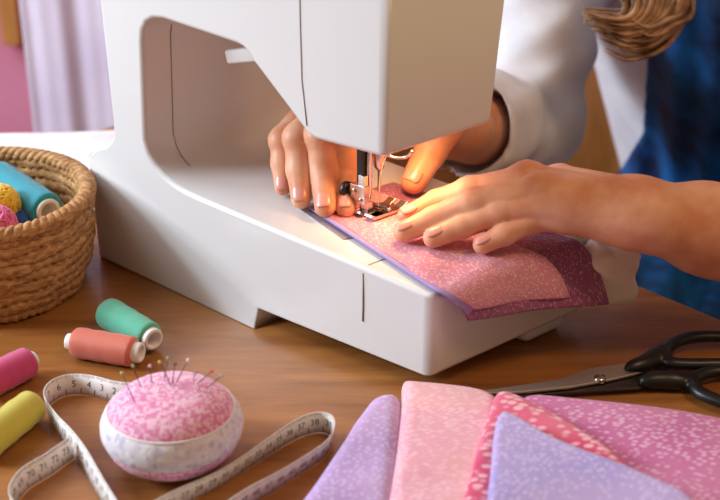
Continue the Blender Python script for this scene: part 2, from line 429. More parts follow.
# presser bar, foot, needle
NP = MP(.0468, .0671, 0); UZ = Vector((0, 0, 1))
PBp = at(362, 205, .092); PB = Vector((PBp.x, PBp.y, 0))
mb = MB(); mb.add(*obox(PB + UZ * .147, XD, YD, UZ, .0052, .005, .092)); o = mb.build('presser_bar', M['black_metal'], sm_o, smooth=False); bevel(o, .0006, 2)
mb = MB(); mb.add(*cyl(PB + XD * .0052 + YD * .002 + UZ * .098, PB + XD * .0052 + YD * .002 + UZ * .19, .0016)); mb.build('guide_rod', M['steel'], sm_o)
mb = MB(); mb.add(*obox(PB + UZ * .1015 - YD * .002, XD, YD, UZ, .013, .005, .014)); mb.add(*obox(PB + UZ * .1115 + XD * .003 - YD * .002, XD, YD, UZ, .005, .004, .010))
mb.add(*cyl(PB + UZ * .103 - YD * .0055 - XD * .003, PB + UZ * .103 - YD * .004 - XD * .003, .0022)); mb.add(*cyl(PB + UZ * .0975 - YD * .0055 + XD * .003, PB + UZ * .0975 - YD * .004 + XD * .003, .0016))
an = mb.build('foot_ankle', M['steel'], sm_o, smooth=False); bevel(an, .0007, 2)
mb = MB(); q = PB + UZ * .1015 - YD * .002
mb.add(*cyl(q - XD * .006, q - XD * .010, .003)); mb.add(*lathe(q - XD * .0095, -XD, [(.0045, 0), (.0062, .0008), (.0062, .0045), (.005, .0055)], 18)); mb.build('thumb_screw', M['black_plastic'], an, label='black thumb screw')
FT = zb(.05) + .0045
mb = MB()
for sgn in (-1, 1):
    c = NP + XD * (sgn * .0052 + .002) + YD * .000 + UZ * (FT + .0013)
    mb.add(*obox(c, XD, YD, UZ, .0072, .030, .0022))
    mb.add(*obox(c + YD * .0145 + UZ * .0016, XD, (YD + UZ * .55).normalized(), (UZ - YD * .55).normalized(), .0065, .007, .0018))
    mb.add(*obox(c - YD * .0145 + UZ * .0012, XD, (YD - UZ * .45).normalized(), (UZ + YD * .45).normalized(), .0065, .005, .0018))
mb.add(*obox(NP + XD * .002 - YD * .008 + UZ * (FT + .0013), XD, YD, UZ, .016, .008, .0022))
mb.add(*cyl(NP + XD * -.006 + UZ * (FT + .0045), NP + XD * .011 + UZ * (FT + .0045), .0017)); 
mb.add(*obox(PB + UZ * (FT + .006) + XD * .004, XD, YD, UZ, .007, .005, .010))
o = mb.build('presser_foot', M['steel'], sm_o, smooth=False); bevel(o, .0005, 2)
N2 = Vector(NP) + XD * .001
mb = MB(); mb.add(*cyl(N2 + UZ * .135, N2 + UZ * .20, .0034)); nb_ = mb.build('needle_bar', M['steel'], sm_o)
mb = MB(); mb.add(*lathe(N2 + UZ * .118, UZ, [(.0022, 0), (.0040, .003), (.0046, .012), (.0046, .020), (.004, .023)], 20)); mb.add(*cyl(N2 + UZ * .133, N2 + UZ * .133 + XD * .011 - YD * .002, .0018)); mb.build('needle_clamp', M['steel'], nb_)
mb = MB(); mb.add(*lathe(N2 + UZ * (zb(.05) + .001), UZ, [(.00025, 0), (.0007, .004), (.0008, .016), (.0013, .020), (.0014, .04)], 10)); mb.build('needle', M['steel'], nb_)
mb = MB(); mb.add(*tube(spline([N2 + XD * .0125 + UZ * .165, N2 + XD * .010 + UZ * .14, N2 + XD * .004 - YD * .003 + UZ * .118, N2 - YD * .001 + UZ * .088]), .00035, 5)); mb.build('upper_thread', M['core'], nb_)
mb = MB(); mb.add(*tube(spline([N2 + XD * .003 + UZ * .131, N2 + XD * .010 + YD * .004 + UZ * .129, N2 + XD * .018 + YD * .006 + UZ * .131, N2 + XD * .024 + YD * .006 + UZ * .137]), .0012, 8)); mb.build('thread_guide', M['steel'], nb_)
# the machine's own sewing light
ml = area('machine_lamp', tuple(MP(.066, .066, .157)), tuple(MP(.060, .072, .08)), .022, .095, (1.0, .50, .19)); ml.data.spread = R(125)

# ------------------------------------------------------------------ cloth being sewn
def sheet(name, v_hi, off, bot0, bot1, m, label, cat, lead=0.0):
    nu, nv = 90, 40; V = []; UV = []; F = []
    for j in range(nv + 1):
        q = j / nv; tq = q * v_hi
        S = Vector((.010 + lead, .040)).lerp(Vector((.012, .118)), tq); E_ = Vector((.1565, .004)).lerp(Vector((.160, .132)), tq)
        B = Vector(bot0).lerp(Vector(bot1), q)
        for i in range(nu + 1):
            u = i / nu
            if u < .7:
                a = u / .7; p = S.lerp(E_, a); zz = zb(p.x) + off
                lift = .0016 * math.sin(a * 9 + q * 4) ** 2 * (1 if q > .1 else q * 10) * min(1, max(0, (a - .35) * 3))
                P = MP(p.x, p.y, zz + lift)
            else:
                a = (u - .7) / .3; p0 = MP(E_.x, E_.y, zb(E_.x) + off + .0003); p2 = MP(B.x, B.y, B.z)
                p1 = MP(E_.x + .012 + off, E_.y + .004, zb(E_.x) + off - .003)
                P = p0 * (1 - a) ** 2 + p1 * (2 * a * (1 - a)) + p2 * a * a
                P = P + XD * (.0022 * a * math.sin(q * 7 + 1)) 
            V.append(P); UV.append((u * .21, q * .13 * v_hi))
    for j in range(nv):
        for i in range(nu): F.append((j * (nu + 1) + i, j * (nu + 1) + i + 1, (j + 1) * (nu + 1) + i + 1, (j + 1) * (nu + 1) + i))
    return V, F, UV
def cloth_obj(name, V, F, UV, m, parent, thick=.0008):
    o = mesh_obj(name, V, F, m, parent)
    uvl = o.data.uv_layers.new(name='UVMap')
    for l in o.data.loops: uvl.data[l.index].uv = UV[l.vertex_index]
    s = o.modifiers.new('solid', 'SOLIDIFY'); s.thickness = thick; s.offset = 0
    return o
cl = thing('sewn_fabric', MP(.09, .07, .078), 'pink and mauve printed cloth folded under the presser foot and left hand', 'fabric')
V, F, UV = sheet('', 1.0, .0018, (.1662, .0195, .0535), (.196, .1234, .040), None, None, None)
cloth_obj('under_layer', V, F, UV, M['sew_mauve'], cl)['label'] = 'darker mauve printed under layer'
V2, F2, UV2 = sheet('', .70, .0034, (.1695, .0215, .0625), (.1835, .098, .0500), None, None, None, .001)
cloth_obj('top_layer', V2, F2, UV2, M['sew_pink'], cl)['label'] = 'lighter pink printed top fold'
# lilac turned edge along the front
nu = 90; edge = []
V3 = [V[i] for i in range(nu + 1)]
lo = [V[i] + Vector((0, 0, .0006)) for i in range(0, nu + 1, 3)]; hi = [V2[i] + Vector((0, 0, .0002)) for i in range(0, nu + 1, 3)]
VV = []; FF = []; n = len(lo)
for i in range(n):
    out = -YD * .0012
    VV += [lo[i], (lo[i] + hi[i]) / 2 + out * 1.6, hi[i] + YD * .0002 + Vector((0, 0, .0004)), hi[i] + YD * .0028 + Vector((0, 0, .0004))]
for i in range(n - 1):
    for k in range(3): FF.append((4 * i + k, 4 * i + k + 1, 4 * i + k + 5, 4 * i + k + 4))
o = mesh_obj('folded_edge', VV, FF, M['lilac_edge'], cl, label='lilac edge of the fold'); s = o.modifiers.new('solid', 'SOLIDIFY'); s.thickness = .0005

M['wadding'] = mat('white_wadding', srgb(240, 230, 220), .9, sss=.5, sheen=.3)
# white wadding past the cloth
lo_ = at(612, 272, .05) - Vector((.07, .07, .06)); hi_ = at(612, 272, .05) + Vector((.07, .07, .06))
S = SDF(lo_, hi_, .0016)
pA = at(597, 264, .058); pB = at(624, 258, .054); pC = at(622, 291, .032); pD = at(602, 290, .033); pE = at(640, 257, .055)
d = S.rc(pA, pB, .011, .009); d = smin(d, S.rc(pB, pC, .008, .008), .012); d = smin(d, S.rc(pC, pD, .008, .009), .012); d = smin(d, S.rc(pA, pD, .011, .010), .012)
d = smin(d, S.rc((pA + pC) / 2, (pB + pD) / 2, .010, .010), .012); d = smin(d, S.rc(pB, pE, .004, .0012), .006)
d = smin(d, S.rc(MP(.166, .150, .068), pA, .004, .008), .010)
p = S.P; d = d + .0012 * np.sin(p[..., 0] * 190 + 2 * np.sin(p[..., 2] * 120)) * np.sin(p[..., 2] * 210 + p[..., 1] * 150)
V, F = S.mesh(d); o = mesh_obj('wadding', V, F, M['wadding'], loc=at(612, 272, .05))
tag(o, 'crumpled white wadding poking out beyond the mauve cloth under the hand', 'wadding')

# ------------------------------------------------------------------ person
FD = Vector((-.45, -.89, 0)).normalized(); RD = Vector((-.89, .45, 0)).normalized()
chest = Vector((.366, 1.345, .31)); hip = Vector((.50, 1.56, -.21)); 
shR = chest + RD * .172 + Vector((0, 0, .0)); shL = chest - RD * .165
elR = Vector((.148, 1.275, .025)); elL = Vector((.47, .985, .004))
wrR = Vector((.076, 1.088, .098))
wrL = at(648, 215, .108)
per = thing('person', hip + Vector((0, 0, FZ + .21)), 'person in white shirt and blue denim apron guiding cloth with both hands', 'person')

# joints of each finger: knuckle, middle joint, end joint, tip
Lf = [  # index, middle, ring, little of the hand in front
    [at(527, 181, .117), at(470, 191, .108), at(437, 202, .098), at(407, 216, 0.0917)],
    [at(541, 193, .119), at(474, 203, .110), at(434, 219, .098), at(403, 232, 0.0907)],
    [at(556, 203, .115), at(500, 212, .107), at(462, 226, .097), at(433, 238, 0.0897)],
    [at(572, 213, .108), at(530, 221, .102), at(505, 234, .095), at(482, 245, 0.0882)]]
Lr = [[.0125, .0100, .0088, .0070], [.0130, .0104, .0090, .0072], [.0125, .0094, .0085, .0070], [.0115, .0086, .0078, .0064]]
Lth = [at(625, 196, .108), at(560, 180, .098), at(505, 186, .092), at(470, 192, .090)]
Rf = [  # index, middle, ring, little of the hand behind the needle
    [Vector((.026, 1.035, .150)), at(345, 133, .134), at(345, 172, .106), at(346, 208, .0895)],
    [Vector((.006, 1.040, .152)), at(321, 135, .134), at(323, 172, .109), at(325, 207, .0915)],
    [Vector((-.014, 1.045, .148)), at(298, 137, .130), at(299, 170, .109), at(301, 199, .0925)],
    [Vector((-.030, 1.052, .140)), at(282, 139, .122), at(282, 163, .107), at(283, 187, .0925)]]
Rr = [[.0115, .0104, .0094, .0074], [.0120, .0108, .0098, .0077], [.0115, .0104, .0094, .0073], [.0105, .0090, .0082, .0063]]
Rth = [Vector((.066, 1.072, .112)), at(447, 126, .130), at(430, 152, .113), at(414, 181, .0955)]

def hand(S, wr, el, F_, R_, TH, THR, palm_n, wr_r=.027, fa=.034, wk=1.04):
    mid = [f[0] for f in F_]
    wl = (mid[0] - mid[3]).normalized()
    palm = None
    for k, f in enumerate(F_):
        a = Vector(wr) + wl * (.013 - .0085 * k)
        d = S.rc(a, f[0], .0165, R_[k][0] * 1.03)
        palm = d if palm is None else smin(palm, d, .010)
    c = (Vector(wr) * .5 + (mid[1] + mid[2]) * .25); pn = Vector(palm_n)
    palm = smin(palm, S.rc(Vector(wr) * .75 + (mid[1] + mid[2]) * .125, c + (mid[1] - c) * .5 + pn * .004, .019, .016), .012)
    dirw = (Vector(el) - Vector(wr)).normalized()
    palm = smin(palm, S.rc(Vector(wr) - dirw * .004, Vector(wr) + dirw * .06, wr_r * .95, wr_r * wk, (unit(pn), .86)), .018)
    palm = smin(palm, S.rc(Vector(wr) + dirw * .05, Vector(el), wr_r * wk, fa), .02)
    res = palm
    for f, r in zip(F_, R_):
        d = S.rc(f[0], f[1], r[0] * .95, r[1]); d = smin(d, S.rc(f[1], f[2], r[1], r[2]), .003); d = smin(d, S.rc(f[2], f[3], r[2], r[3]), .003)
        pip = S.rc(f[1] + (f[0] - f[1]) * .04, f[1] - (f[0] - f[1]) * .04, r[1] * .99, r[1] * .99); d = smin(d, pip, .003)
        res = np.minimum(res, smin(palm, d, .007))
    t = TH
    d = S.rc(t[0], t[1], THR[0], THR[1]); d = smin(d, S.rc(t[1], t[2], THR[1], THR[2]), .004); d = smin(d, S.rc(t[2], t[3], THR[2], THR[3]), .003)
    res = np.minimum(res, smin(palm, d, .012))
    # tendons and knuckles show on the back of the hand
    for f, r in zip(F_, R_):
        up = -Vector(pn); k0 = Vector(f[0]) + up * (r[0] * .42)
        res = smin(res, S.rc(k0, k0, r[0] * .58, r[0] * .58), .008)
        a = Vector(wr) * .55 + f[0] * .45 + up * .0105
        res = smin(res, S.rc(k0, a, .0030, .0016), .007)
    return res
def bounds(pts, pad):
    A = np.array([tuple(p) for p in pts]); return A.min(0) - pad, A.max(0) + pad
BV = []; BF = []
def put(V, F):
    n = sum(len(v) for v in BV); BV.append(V); BF.append(F + n)
lo, hi = bounds([p for f in Lf for p in f] + [wrL, elL] + Lth, .045)
S = SDF(lo, hi, .0013)
put(*S.mesh(hand(S, wrL, elL, Lf, Lr, Lth, [.014, .0115, .0102, .008], (0, 0, -1), .0262, .044, 1.18)))
lo, hi = bounds([p for f in Rf for p in f] + [wrR, elR] + Rth, .045)
S = SDF(lo, hi, .0013)
put(*S.mesh(hand(S, wrR, elR, Rf, Rr, Rth, [.015, .0130, .0122, .0098], (.2, .55, -.8), .025, .034)))
# trunk, upper arms, legs, neck, head
head_c = Vector((.325, 1.235, .60)); neck = Vector((.365, 1.325, .40))
kn = [hip + FD * .42 + RD * (.09 * s_) + Vector((0, 0, .0)) for s_ in (1, -1)]
fl = [kn[i] + FD * .02 + Vector((0, 0, FZ + .21 + .05)) for i in range(2)]
S = SDF((.02, .85, FZ - .01), (.78, 1.78, .78), .006)
fu = unit(FD)
d = S.rc(hip, chest + Vector((0, 0, -.08)), .145, .145, (fu, .68))
d = smin(d, S.rc(shR + FD * -.01, shL + FD * -.01, .052, .052), .06)
d = smin(d, S.rc(chest, neck + Vector((0, 0, .04)), .06, .05), .05)
for i, s_ in enumerate((1, -1)):
    h = hip + RD * (.08 * s_); d = smin(d, S.rc(h, kn[i], .088, .062), .04); d = smin(d, S.rc(kn[i], fl[i], .056, .038), .03)
    d = smin(d, S.rc(fl[i] + Vector((0, 0, -.01)), fl[i] + FD * .14 + Vector((0, 0, -.022)), .036, .026), .03)
for sh, el in ((shR, elR), (shL, elL)): d = smin(d, S.rc(sh, el, .048, .037), .03)
fwd = (FD * .8 + Vector((0, 0, -.6))).normalized(); upv = (Vector((0, 0, .8)) + FD * .6).normalized()
d = smin(d, S.ell(head_c, (unit(RD), unit(fwd), unit(upv)), (.075, .092, .112)), .03)
d = smin(d, S.ell(head_c + fwd * .05 - upv * .055, (unit(RD), unit(fwd), unit(upv)), (.045, .045, .05)), .03)
d = smin(d, S.rc(head_c + fwd * .088 + upv * .01, head_c + fwd * .105 - upv * .025, .008, .013), .012)
for s_ in (1, -1): d = smin(d, S.ell(head_c + RD * (.078 * s_) - upv * .005, (unit(RD), unit(fwd), unit(upv)), (.010, .02, .03)), .006)
put(*S.mesh(d))
pb = mesh_obj('body', np.concatenate(BV), [tuple(f) for f in np.concatenate(BF)], M['skin'], per)
# face
for s_ in (1, -1):
    c = head_c + fwd * .082 + RD * (.032 * s_) + upv * .012
    V, F = lathe(c - fwd * .013, fwd, [(.002, 0), (.009, .003), (.013, .010), (.011, .018), (.0065, .0225), (.001, .0245)], 16)
    e = mesh_obj('eye', V, F, M['eye'], per); V, F = lathe(c + fwd * .0085, fwd, [(.0062, 0), (.0055, .0025), (.001, .0035)], 14); mesh_obj('iris', V, F, M['iris'], e)
V, F = tube(spline([head_c + fwd * .092 - upv * .062 + RD * .024, head_c + fwd * .100 - upv * .060, head_c + fwd * .092 - upv * .062 - RD * .024]), [.003 + .003 * math.sin(math.pi * k / 16) for k in range(17)], 8)
mesh_obj('mouth', V, F, M['lip'], per)
# finger nails
def nail(f, r, up):
    ax = (f[3] - f[2]).normalized(); up = (Vector(up) - ax * Vector(up).dot(ax)).normalized(); lat = ax.cross(up)
    c = f[3] - ax * (.0022) ; V = []; F = []; nu_, nv_ = 12, 9; rr = r[3] * 1.04
    for i in range(nu_ + 1):
        u = i / nu_ * 2 - 1
        half = R(46) * (1 - .28 * abs(u) ** 3)
        for j in range(nv_ + 1):
            a = half * (j / nv_ * 2 - 1); av = max(0.0, u * .0058 - .0022); rad = r[3] * math.sqrt(1 - .75 * (av / r[3]) ** 2) + .0002 + .0003 * (1 - abs(u)) ** .5
            V.append(c + ax * (u * .0058) + up * (rad * math.cos(a)) + lat * (rad * .98 * math.sin(a)))
    for i in range(nu_):
        for j in range(nv_): F.append((i * (nv_ + 1) + j, i * (nv_ + 1) + j + 1, (i + 1) * (nv_ + 1) + j + 1, (i + 1) * (nv_ + 1) + j))
    o = mesh_obj('fingernail', V, F, M['nail'], per); s = o.modifiers.new('solid', 'SOLIDIFY'); s.thickness = .0005; s.offset = 0
for f, r in zip(Lf, Lr): nail(f, r, (-.25, -.25, 1))
for f, r in zip(Rf, Rr): nail(f, r, (-.1, -1, .35))
nail(Rth, [0, 0, 0, .0098], (-.35, -.75, .6))
# shirt: trunk and two loose sleeves, folded at the elbow
S = SDF((.03, .88, -.30), (.78, 1.78, .47), .0042); p = S.P
d = S.rc(hip + Vector((0, 0, .02)), chest + Vector((0, 0, -.09)), .180, .190, (fu, .62))
d = smin(d, S.rc(shR + FD * -.01, shL + FD * -.01, .062, .062), .06); d = smin(d, S.rc(chest, neck - Vector((0, 0, .02)), .07, .06), .04)
cuffR = elR + (wrR - elR) * .87; cuffL = elL + (wrL - elL) * .17
wav = np.sin(p[..., 2] * 75 + 26 * p[..., 0] + 3 * np.sin(p[..., 1] * 24)) * .5 + np.sin(p[..., 2] * 130 - 70 * p[..., 0] + 40 * p[..., 1]) * .3
for sh, el, cf, ke in ((shR, elR, cuffR, 0), (shL, elL, cuffL, .010)):
    a = S.rc(sh, el + Vector((0, 0, .012)), .064, .056 + ke); a = smin(a, S.rc(el + Vector((0, 0, .006)), cf, .053 + ke, .043 + ke * 1.2), .03)
    a = a + wav * .0050; d = smin(d, a, .010)
# open the cuffs and neck
for el, cf, wr, hr in ((elR, cuffR, wrR, .0375), (elL, cuffL, wrL, .0475)):
    ax = np.array((Vector(wr) - Vector(el)).normalized(), np.float32); pl = (p - np.array(cf, np.float32)) @ ax
    near = np.sqrt(((p - np.array(cf, np.float32)) ** 2).sum(-1)) < .09
    hollow = S.rc(cf - (Vector(wr) - Vector(el)).normalized() * .03, wr + (wr - el) * .3, hr, hr)
    d = np.where(near, smax(d, pl, .006), d); d = np.where(near, smax(d, -hollow, .004), d)
d = smax(d, p[..., 2] - .425, .004)
shirt = mesh_obj('shirt', *S.mesh(d), M['shirt'], per, label='loose white long-sleeved shirt')
V, F = [], []
ax = (wrR - elR).normalized(); mbc = MB()
mbc.add(*lathe(cuffR - ax * .016, ax, [(.0395, 0), (.0425, .002), (.0425, .016), (.041, .018), (.0365, .018), (.036, .004)], 40, False))
# apron: a second skin over the front of the trunk, wider towards the lap
S = SDF((.02, .90, -.36), (.78, 1.78, .40), .0045); p = S.P
hp = np.array(hip, np.float32); q = p - hp; lat = q @ np.array(RD, np.float32)
fold = np.sin(lat * 150 + 2.2 * np.sin(p[..., 2] * 9)) * .0035 + np.sin(lat * 67 + 1) * .004
d = S.rc(hip + Vector((0, 0, .02)), chest + Vector((0, 0, -.09)), .190, .197, (fu, .655)); d = smin(d, S.rc(shR + FD * -.01, shL + FD * -.01, .067, .067), .06)
for i, s_ in enumerate((1, -1)): d = smin(d, S.rc(hip + RD * (.08 * s_), kn[i], .100, .076), .09)
d = d + fold
ctr_l = (np.array(chest - hip, np.float32) @ np.array(RD, np.float32)) * np.clip((p[..., 2] - hip.z) / (chest.z - hip.z), 0, 1)
halfw = np.clip(.100 - .21 * p[..., 2], .05, .135) + .06 * np.clip(-(p[..., 2] + .03) * 6, 0, 1)
frontness = (p - np.array(hip.lerp(chest, .5), np.float32)) @ np.array(FD, np.float32)
axis_y = (p[..., 2] - hip.z) / (chest.z - hip.z)
axp = np.array(hip, np.float32) + axis_y[..., None] * np.array(chest - hip, np.float32)
fr = (p - axp) @ np.array(FD, np.float32)
shell = np.maximum(d, -(d + .012))
a = smax(shell, np.abs(lat - ctr_l) - halfw, .004); a = smax(a, -fr + .02, .004); a = smax(a, p[..., 2] - .30, .004)
ap = mesh_obj('apron', *S.mesh(a), M['apron'], per, label='dark blue denim apron with vertical folds')
mb = MB()
for s_ in (1, -1):
    top_ = chest + FD * .118 + RD * (.05 * s_) + Vector((0, 0, -.02))
    mb.add(*tube(spline([top_ + Vector((0, 0, -.03)), chest + FD * .085 + RD * (.062 * s_) + Vector((0, 0, .075)), chest + RD * (.07 * s_) + Vector((0, 0, .092)), chest - FD * .06 + RD * (.06 * s_) + Vector((0, 0, .08))]), .007, 8))
mb.build('apron_strap', M['apron'], per)
# trousers below the apron
S = SDF((.02, .90, FZ), (.78, 1.80, -.06), .006)
d = S.rc(hip + Vector((0, 0, .0)), hip + Vector((0, 0, .05)) , .15, .15, (fu, .72))
for i, s_ in enumerate((1, -1)):
    h = hip + RD * (.08 * s_); d = smin(d, S.rc(h, kn[i], .094, .068), .04); d = smin(d, S.rc(kn[i], fl[i], .062, .050), .03)
mesh_obj('trousers', *S.mesh(d), M['trousers'], per)
# hair: cap, plus a long lock that hangs forward and curls at its end
mb = MB()
S = SDF(head_c - Vector((.16, .16, .16)), head_c + Vector((.16, .16, .16)), .004)
d = S.ell(head_c - fwd * .012 + upv * .014, (unit(RD), unit(fwd), unit(upv)), (.088, .100, .120))
face = (S.P - np.array(head_c, np.float32)) @ np.array(fwd, np.float32) - .045 - .5 * np.clip((S.P - np.array(head_c, np.float32)) @ np.array(upv, np.float32) - .03, 0, 1)
d = smax(d, face, .012); V, F = S.mesh(d); mb.add(V, [tuple(f) for f in F])
def aty(x, y, Y):
    u = (x - 360) / FPX; v_ = (y - 250) / FPX; c, s = math.cos(PITCH), math.sin(PITCH)
    d = Vector((u, c - v_ * s, -s - v_ * c)); return Vector((0, 0, HC)) + d * (Y / d.y)
root0 = head_c + RD * -.02 - upv * .06 - fwd * .03
for k in range(150):
    a = rng.rand(); b_ = rng.randn() * .008; c_ = rng.rand()
    xr = 626 + 68 * a                                         # where the strand crosses the top of the picture
    Yd_ = 1.16 + .03 * c_
    reach = .35 + .65 * rng.rand()
    e1 = aty(xr + 3, -40, Yd_ + .01); e2 = aty(xr, 2 + 4 * rng.randn(), Yd_)
    low = 22 + 38 * a * reach + 4 * rng.randn()
    e3 = aty(xr - 8 - 12 * a, low * .75, Yd_ - .004); e4 = aty(xr - 26 - 34 * a * reach, low + 2 - 8 * (1 - a), Yd_ - .006); e5 = aty(xr - 44 - 44 * a * reach, low - 6 - 5 * rng.rand(), Yd_ - .004)
    rt = root0 + RD * (b_ * 2) + upv * (.02 * c_)
    mid_ = rt.lerp(e1, .5) + Vector((b_, -.01, b_))
    pts = spline([rt, mid_, e1, e2, e3, e4, e5], 6)
    m_ = len(pts); mb.add(*tube(pts, [.0026 * min(1, (m_ - i) / 14 + .12) for i in range(m_)], 5))
mb.build('hair', M['hair'], per, label='light brown hair with a lock curling over the apron')

# stool under the person
stl = thing('stool', hip + Vector((0, 0, FZ + .21)), 'wooden stool the person in the apron sits on', 'stool')
sz = -.376
mb = MB(); mb.add(*lathe(Vector((hip.x, hip.y, sz - .035)), UZ, [(.15, 0), (.165, .006), (.165, .03), (.155, .035)], 40)); mb.build('seat', M['cabinet'], stl)
for k in range(4):
    a = R(45 + 90 * k); c = Vector((hip.x, hip.y, 0)); dv = Vector((math.cos(a), math.sin(a), 0))
    mb = MB(); mb.add(*cyl(c + dv * .10 + UZ * (sz - .034), c + dv * .15 + UZ * FZ, .017, .014)); mb.build('leg', M['cabinet'], stl)

# ------------------------------------------------------------------ basket and its contents
BC = at(-17, 193, .077); BC = Vector((BC.x - .003, BC.y, 0)); RT, RB, BH = .080, .069, .075
bk = thing('straw_basket', BC, 'round woven straw basket full of sewing supplies beside the machine', 'basket')
mb = MB(); rows = 9; n = 220; m_ = 10
for row in range(rows):
    z0 = .006 + (BH - .010) * row / (rows - 1); q = row / (rows - 1)
    R0 = RB + (RT - RB) * (q ** .8) + .003 * math.sin(q * math.pi); V = []; F = []
    ph = rng.rand() * 6
    for i in range(n):
        a = 2 * math.pi * i / n
        for k in range(m_):
            b_ = 2 * math.pi * k / m_
            tw = 1 + .17 * math.sin(70 * a + b_ * 2 + ph) + .07 * math.sin(163 * a + 3 * b_ + ph)
            rr = .0048 * tw
            rad = R0 + rr * math.cos(b_) + .0009 * math.sin(9 * a + ph)
            V.append(BC + Vector((rad * math.cos(a), rad * math.sin(a), z0 + 1.18 * rr * math.sin(b_) + .0009 * math.sin(13 * a + ph * 2))))
    for i in range(n):
        for k in range(m_): F.append((i * m_ + k, i * m_ + (k + 1) % m_, ((i + 1) % n) * m_ + (k + 1) % m_, ((i + 1) % n) * m_ + k))
    mb.add(V, F)
mb.build('woven_wall', M['straw'], bk)
mb = MB()
for strand in range(3):
    pts = []
    for i in range(260):
        a = 2 * math.pi * i / 260; t = 26 * a + strand * 2 * math.pi / 3
        rad = RT + .0012 + .0034 * math.cos(t); pts.append(BC + Vector((rad * math.cos(a), rad * math.sin(a), BH + .001 + .0028 * math.sin(t))))
    mb.add(*tube(pts, .0036, 7, True))
mb.build('braided_rim', M['straw'], bk)
mb = MB(); mb.add(*lathe(BC + UZ * .001, UZ, [(.0005, 0), (RB, 0), (RB + .002, .004), (RB, .006), (.0005, .006)], 48, False)); mb.build('basket_floor', M['straw'], bk)

def uv_cyl(o, p, d):
    d, a, b = frame(d); uvl = o.data.uv_layers.new(name='UVMap'); base = origin_of(o.parent)
    for l in o.data.loops:
        q = o.data.vertices[l.vertex_index].co + base - Vector(p)
        uvl.data[l.index].uv = ((math.atan2(q.dot(b), q.dot(a)) / (2 * math.pi)) + .5, q.dot(d) / .05)
def spool(name, p, q, r0, r1, tm, label, group, flange=.72, proud=.004, big=None):
    """cone of thread on a white tube; p and q are the two ends of the axis"""
    p, q = Vector(p), Vector(q); d = (q - p).normalized(); L = (q - p).length
    t = thing(name, p.lerp(q, .5), label, 'thread spool', group)
    prof = [(r0 * .55, 0), (r0 * .86, .0006), (r0 * .97, .002), (r0, .004)]
    for k in range(1, 9): prof.append((r0 + (r1 - r0) * k / 9 + .0003 * math.sin(k * 2.1), .004 + (L - .008) * k / 9))
    prof += [(r1, L - .004), (r1 * .97, L - .002), (r1 * .86, L - .0006), (r1 * flange * .85, L)]
    o = mesh_obj('thread', *lathe(p, d, prof, 40, False), tm, t); uv_cyl(o, p, d)
    ro = r1 * flange; ri = ro * .66; rs = r0 * flange * .8
    mb = MB()
    mb.add(*lathe(p, d, [(.0002, .012), (rs * .6, .012), (rs * .6, -proud + .0008), (rs * .66, -proud), (rs * .94, -proud), (rs, -proud + .001), (rs, .002), (min(rs, ro) * .9, L / 2), (ro, L - .002), (ro, L + proud - .001), (ro - .0006, L + proud), (ri + .0005, L + proud), (ri, L + proud - .0008), (ri, L - .014), (.0002, L - .014)], 32, False))
    mb.build('core', M['core'], t, label='white plastic core')
    return t
def ends(a, b, r): return at(a[0], a[1], r), at(b[0], b[1], r)
G = 'thread spools lying on the table'
TM = {k: thread_mat(k + '_thread', c, d) for k, c, d in (('green', srgb(96, 192, 160), srgb(66, 158, 128)), ('coral', srgb(228, 124, 98), srgb(196, 94, 72)),
      ('magenta', srgb(216, 54, 118), srgb(180, 36, 96)), ('yellow', srgb(218, 200, 40), srgb(180, 162, 22)), ('teal', srgb(4, 164, 182), srgb(0, 130, 148)))}
a, b = ends((107, 312), (151, 338), .0118); spool('thread_spool', a, b, .0118, .0112, TM['green'], 'mint green thread spool lying behind the coral one', G, .72)
a, b = ends((74, 342), (135, 352), .0110); spool('thread_spool', a, b, .0110, .0110, TM['coral'], 'coral orange thread spool lying in front of the mint one', G, .66, .005)
a, b = ends((-16, 384), (30, 361), .0118); spool('thread_spool', a, b, .0118, .0112, TM['magenta'], 'magenta pink thread spool at the left edge above the yellow one', G, .55, .004)
a, b = ends((-22, 448), (34, 404), .0120); spool('thread_spool', a, b, .0120, .0112, TM['yellow'], 'yellow thread spool at the left edge beside the measuring tape', G, .55, .002)
# in the basket
a = at(-4, 180, .064); b = at(48, 211, .066)
spool('thread_spool', a, b, .0165, .0140, TM['teal'], 'teal thread spool leaning inside the straw basket', 'sewing supplies in the basket', .7, .002)
def ball(name, c, r, m, label):
    t = thing(name, c, label, 'yarn ball', 'sewing supplies in the basket')
    mesh_obj('core_ball', *lathe(Vector(c) - UZ * r * .97, UZ, [(r * .97 * math.sin(math.pi * k / 16) + 1e-5, r * .97 * (1 - math.cos(math.pi * k / 16))) for k in range(17)], 28), m, t)
    mb = MB()
    for k in range(26):
        ax = Vector(unit(rng.randn(3))); d_, a_, b_ = frame(ax); h = (rng.rand() - .5) * 1.1 * r; rr = math.sqrt(max(r * r - h * h, 1e-6))
        mb.add(*tube([Vector(c) + d_ * h + (a_ * math.cos(2 * math.pi * i / 40) + b_ * math.sin(2 * math.pi * i / 40)) * rr for i in range(40)], .0009, 5, True))
    mb.build('yarn_strands', m, t)
ball('yarn_ball', at(0, 204, .072), .0150, mat('yellow_yarn', srgb(234, 190, 40), .7, sheen=.3), 'yellow yarn ball in the straw basket')
ball('yarn_ball', at(-3, 226, .064), .0150, mat('pink_yarn', srgb(226, 106, 160), .7, sheen=.3), 'pink yarn ball in the straw basket below the yellow one')
ball('yarn_ball', at(22, 224, .056), .0105, mat('blue_yarn', srgb(24, 84, 168), .7, sheen=.3), 'blue yarn ball in the straw basket beside the teal spool')
ball('yarn_ball', at(-14, 208, .030), .021, mat('red_yarn', srgb(190, 70, 44), .7, sheen=.3), 'rust red yarn ball low in the straw basket')
ball('yarn_ball', at(40, 226, .028), .021, mat('cream_yarn', srgb(214, 190, 160), .7, sheen=.3), 'cream yarn ball under the teal spool in the basket')

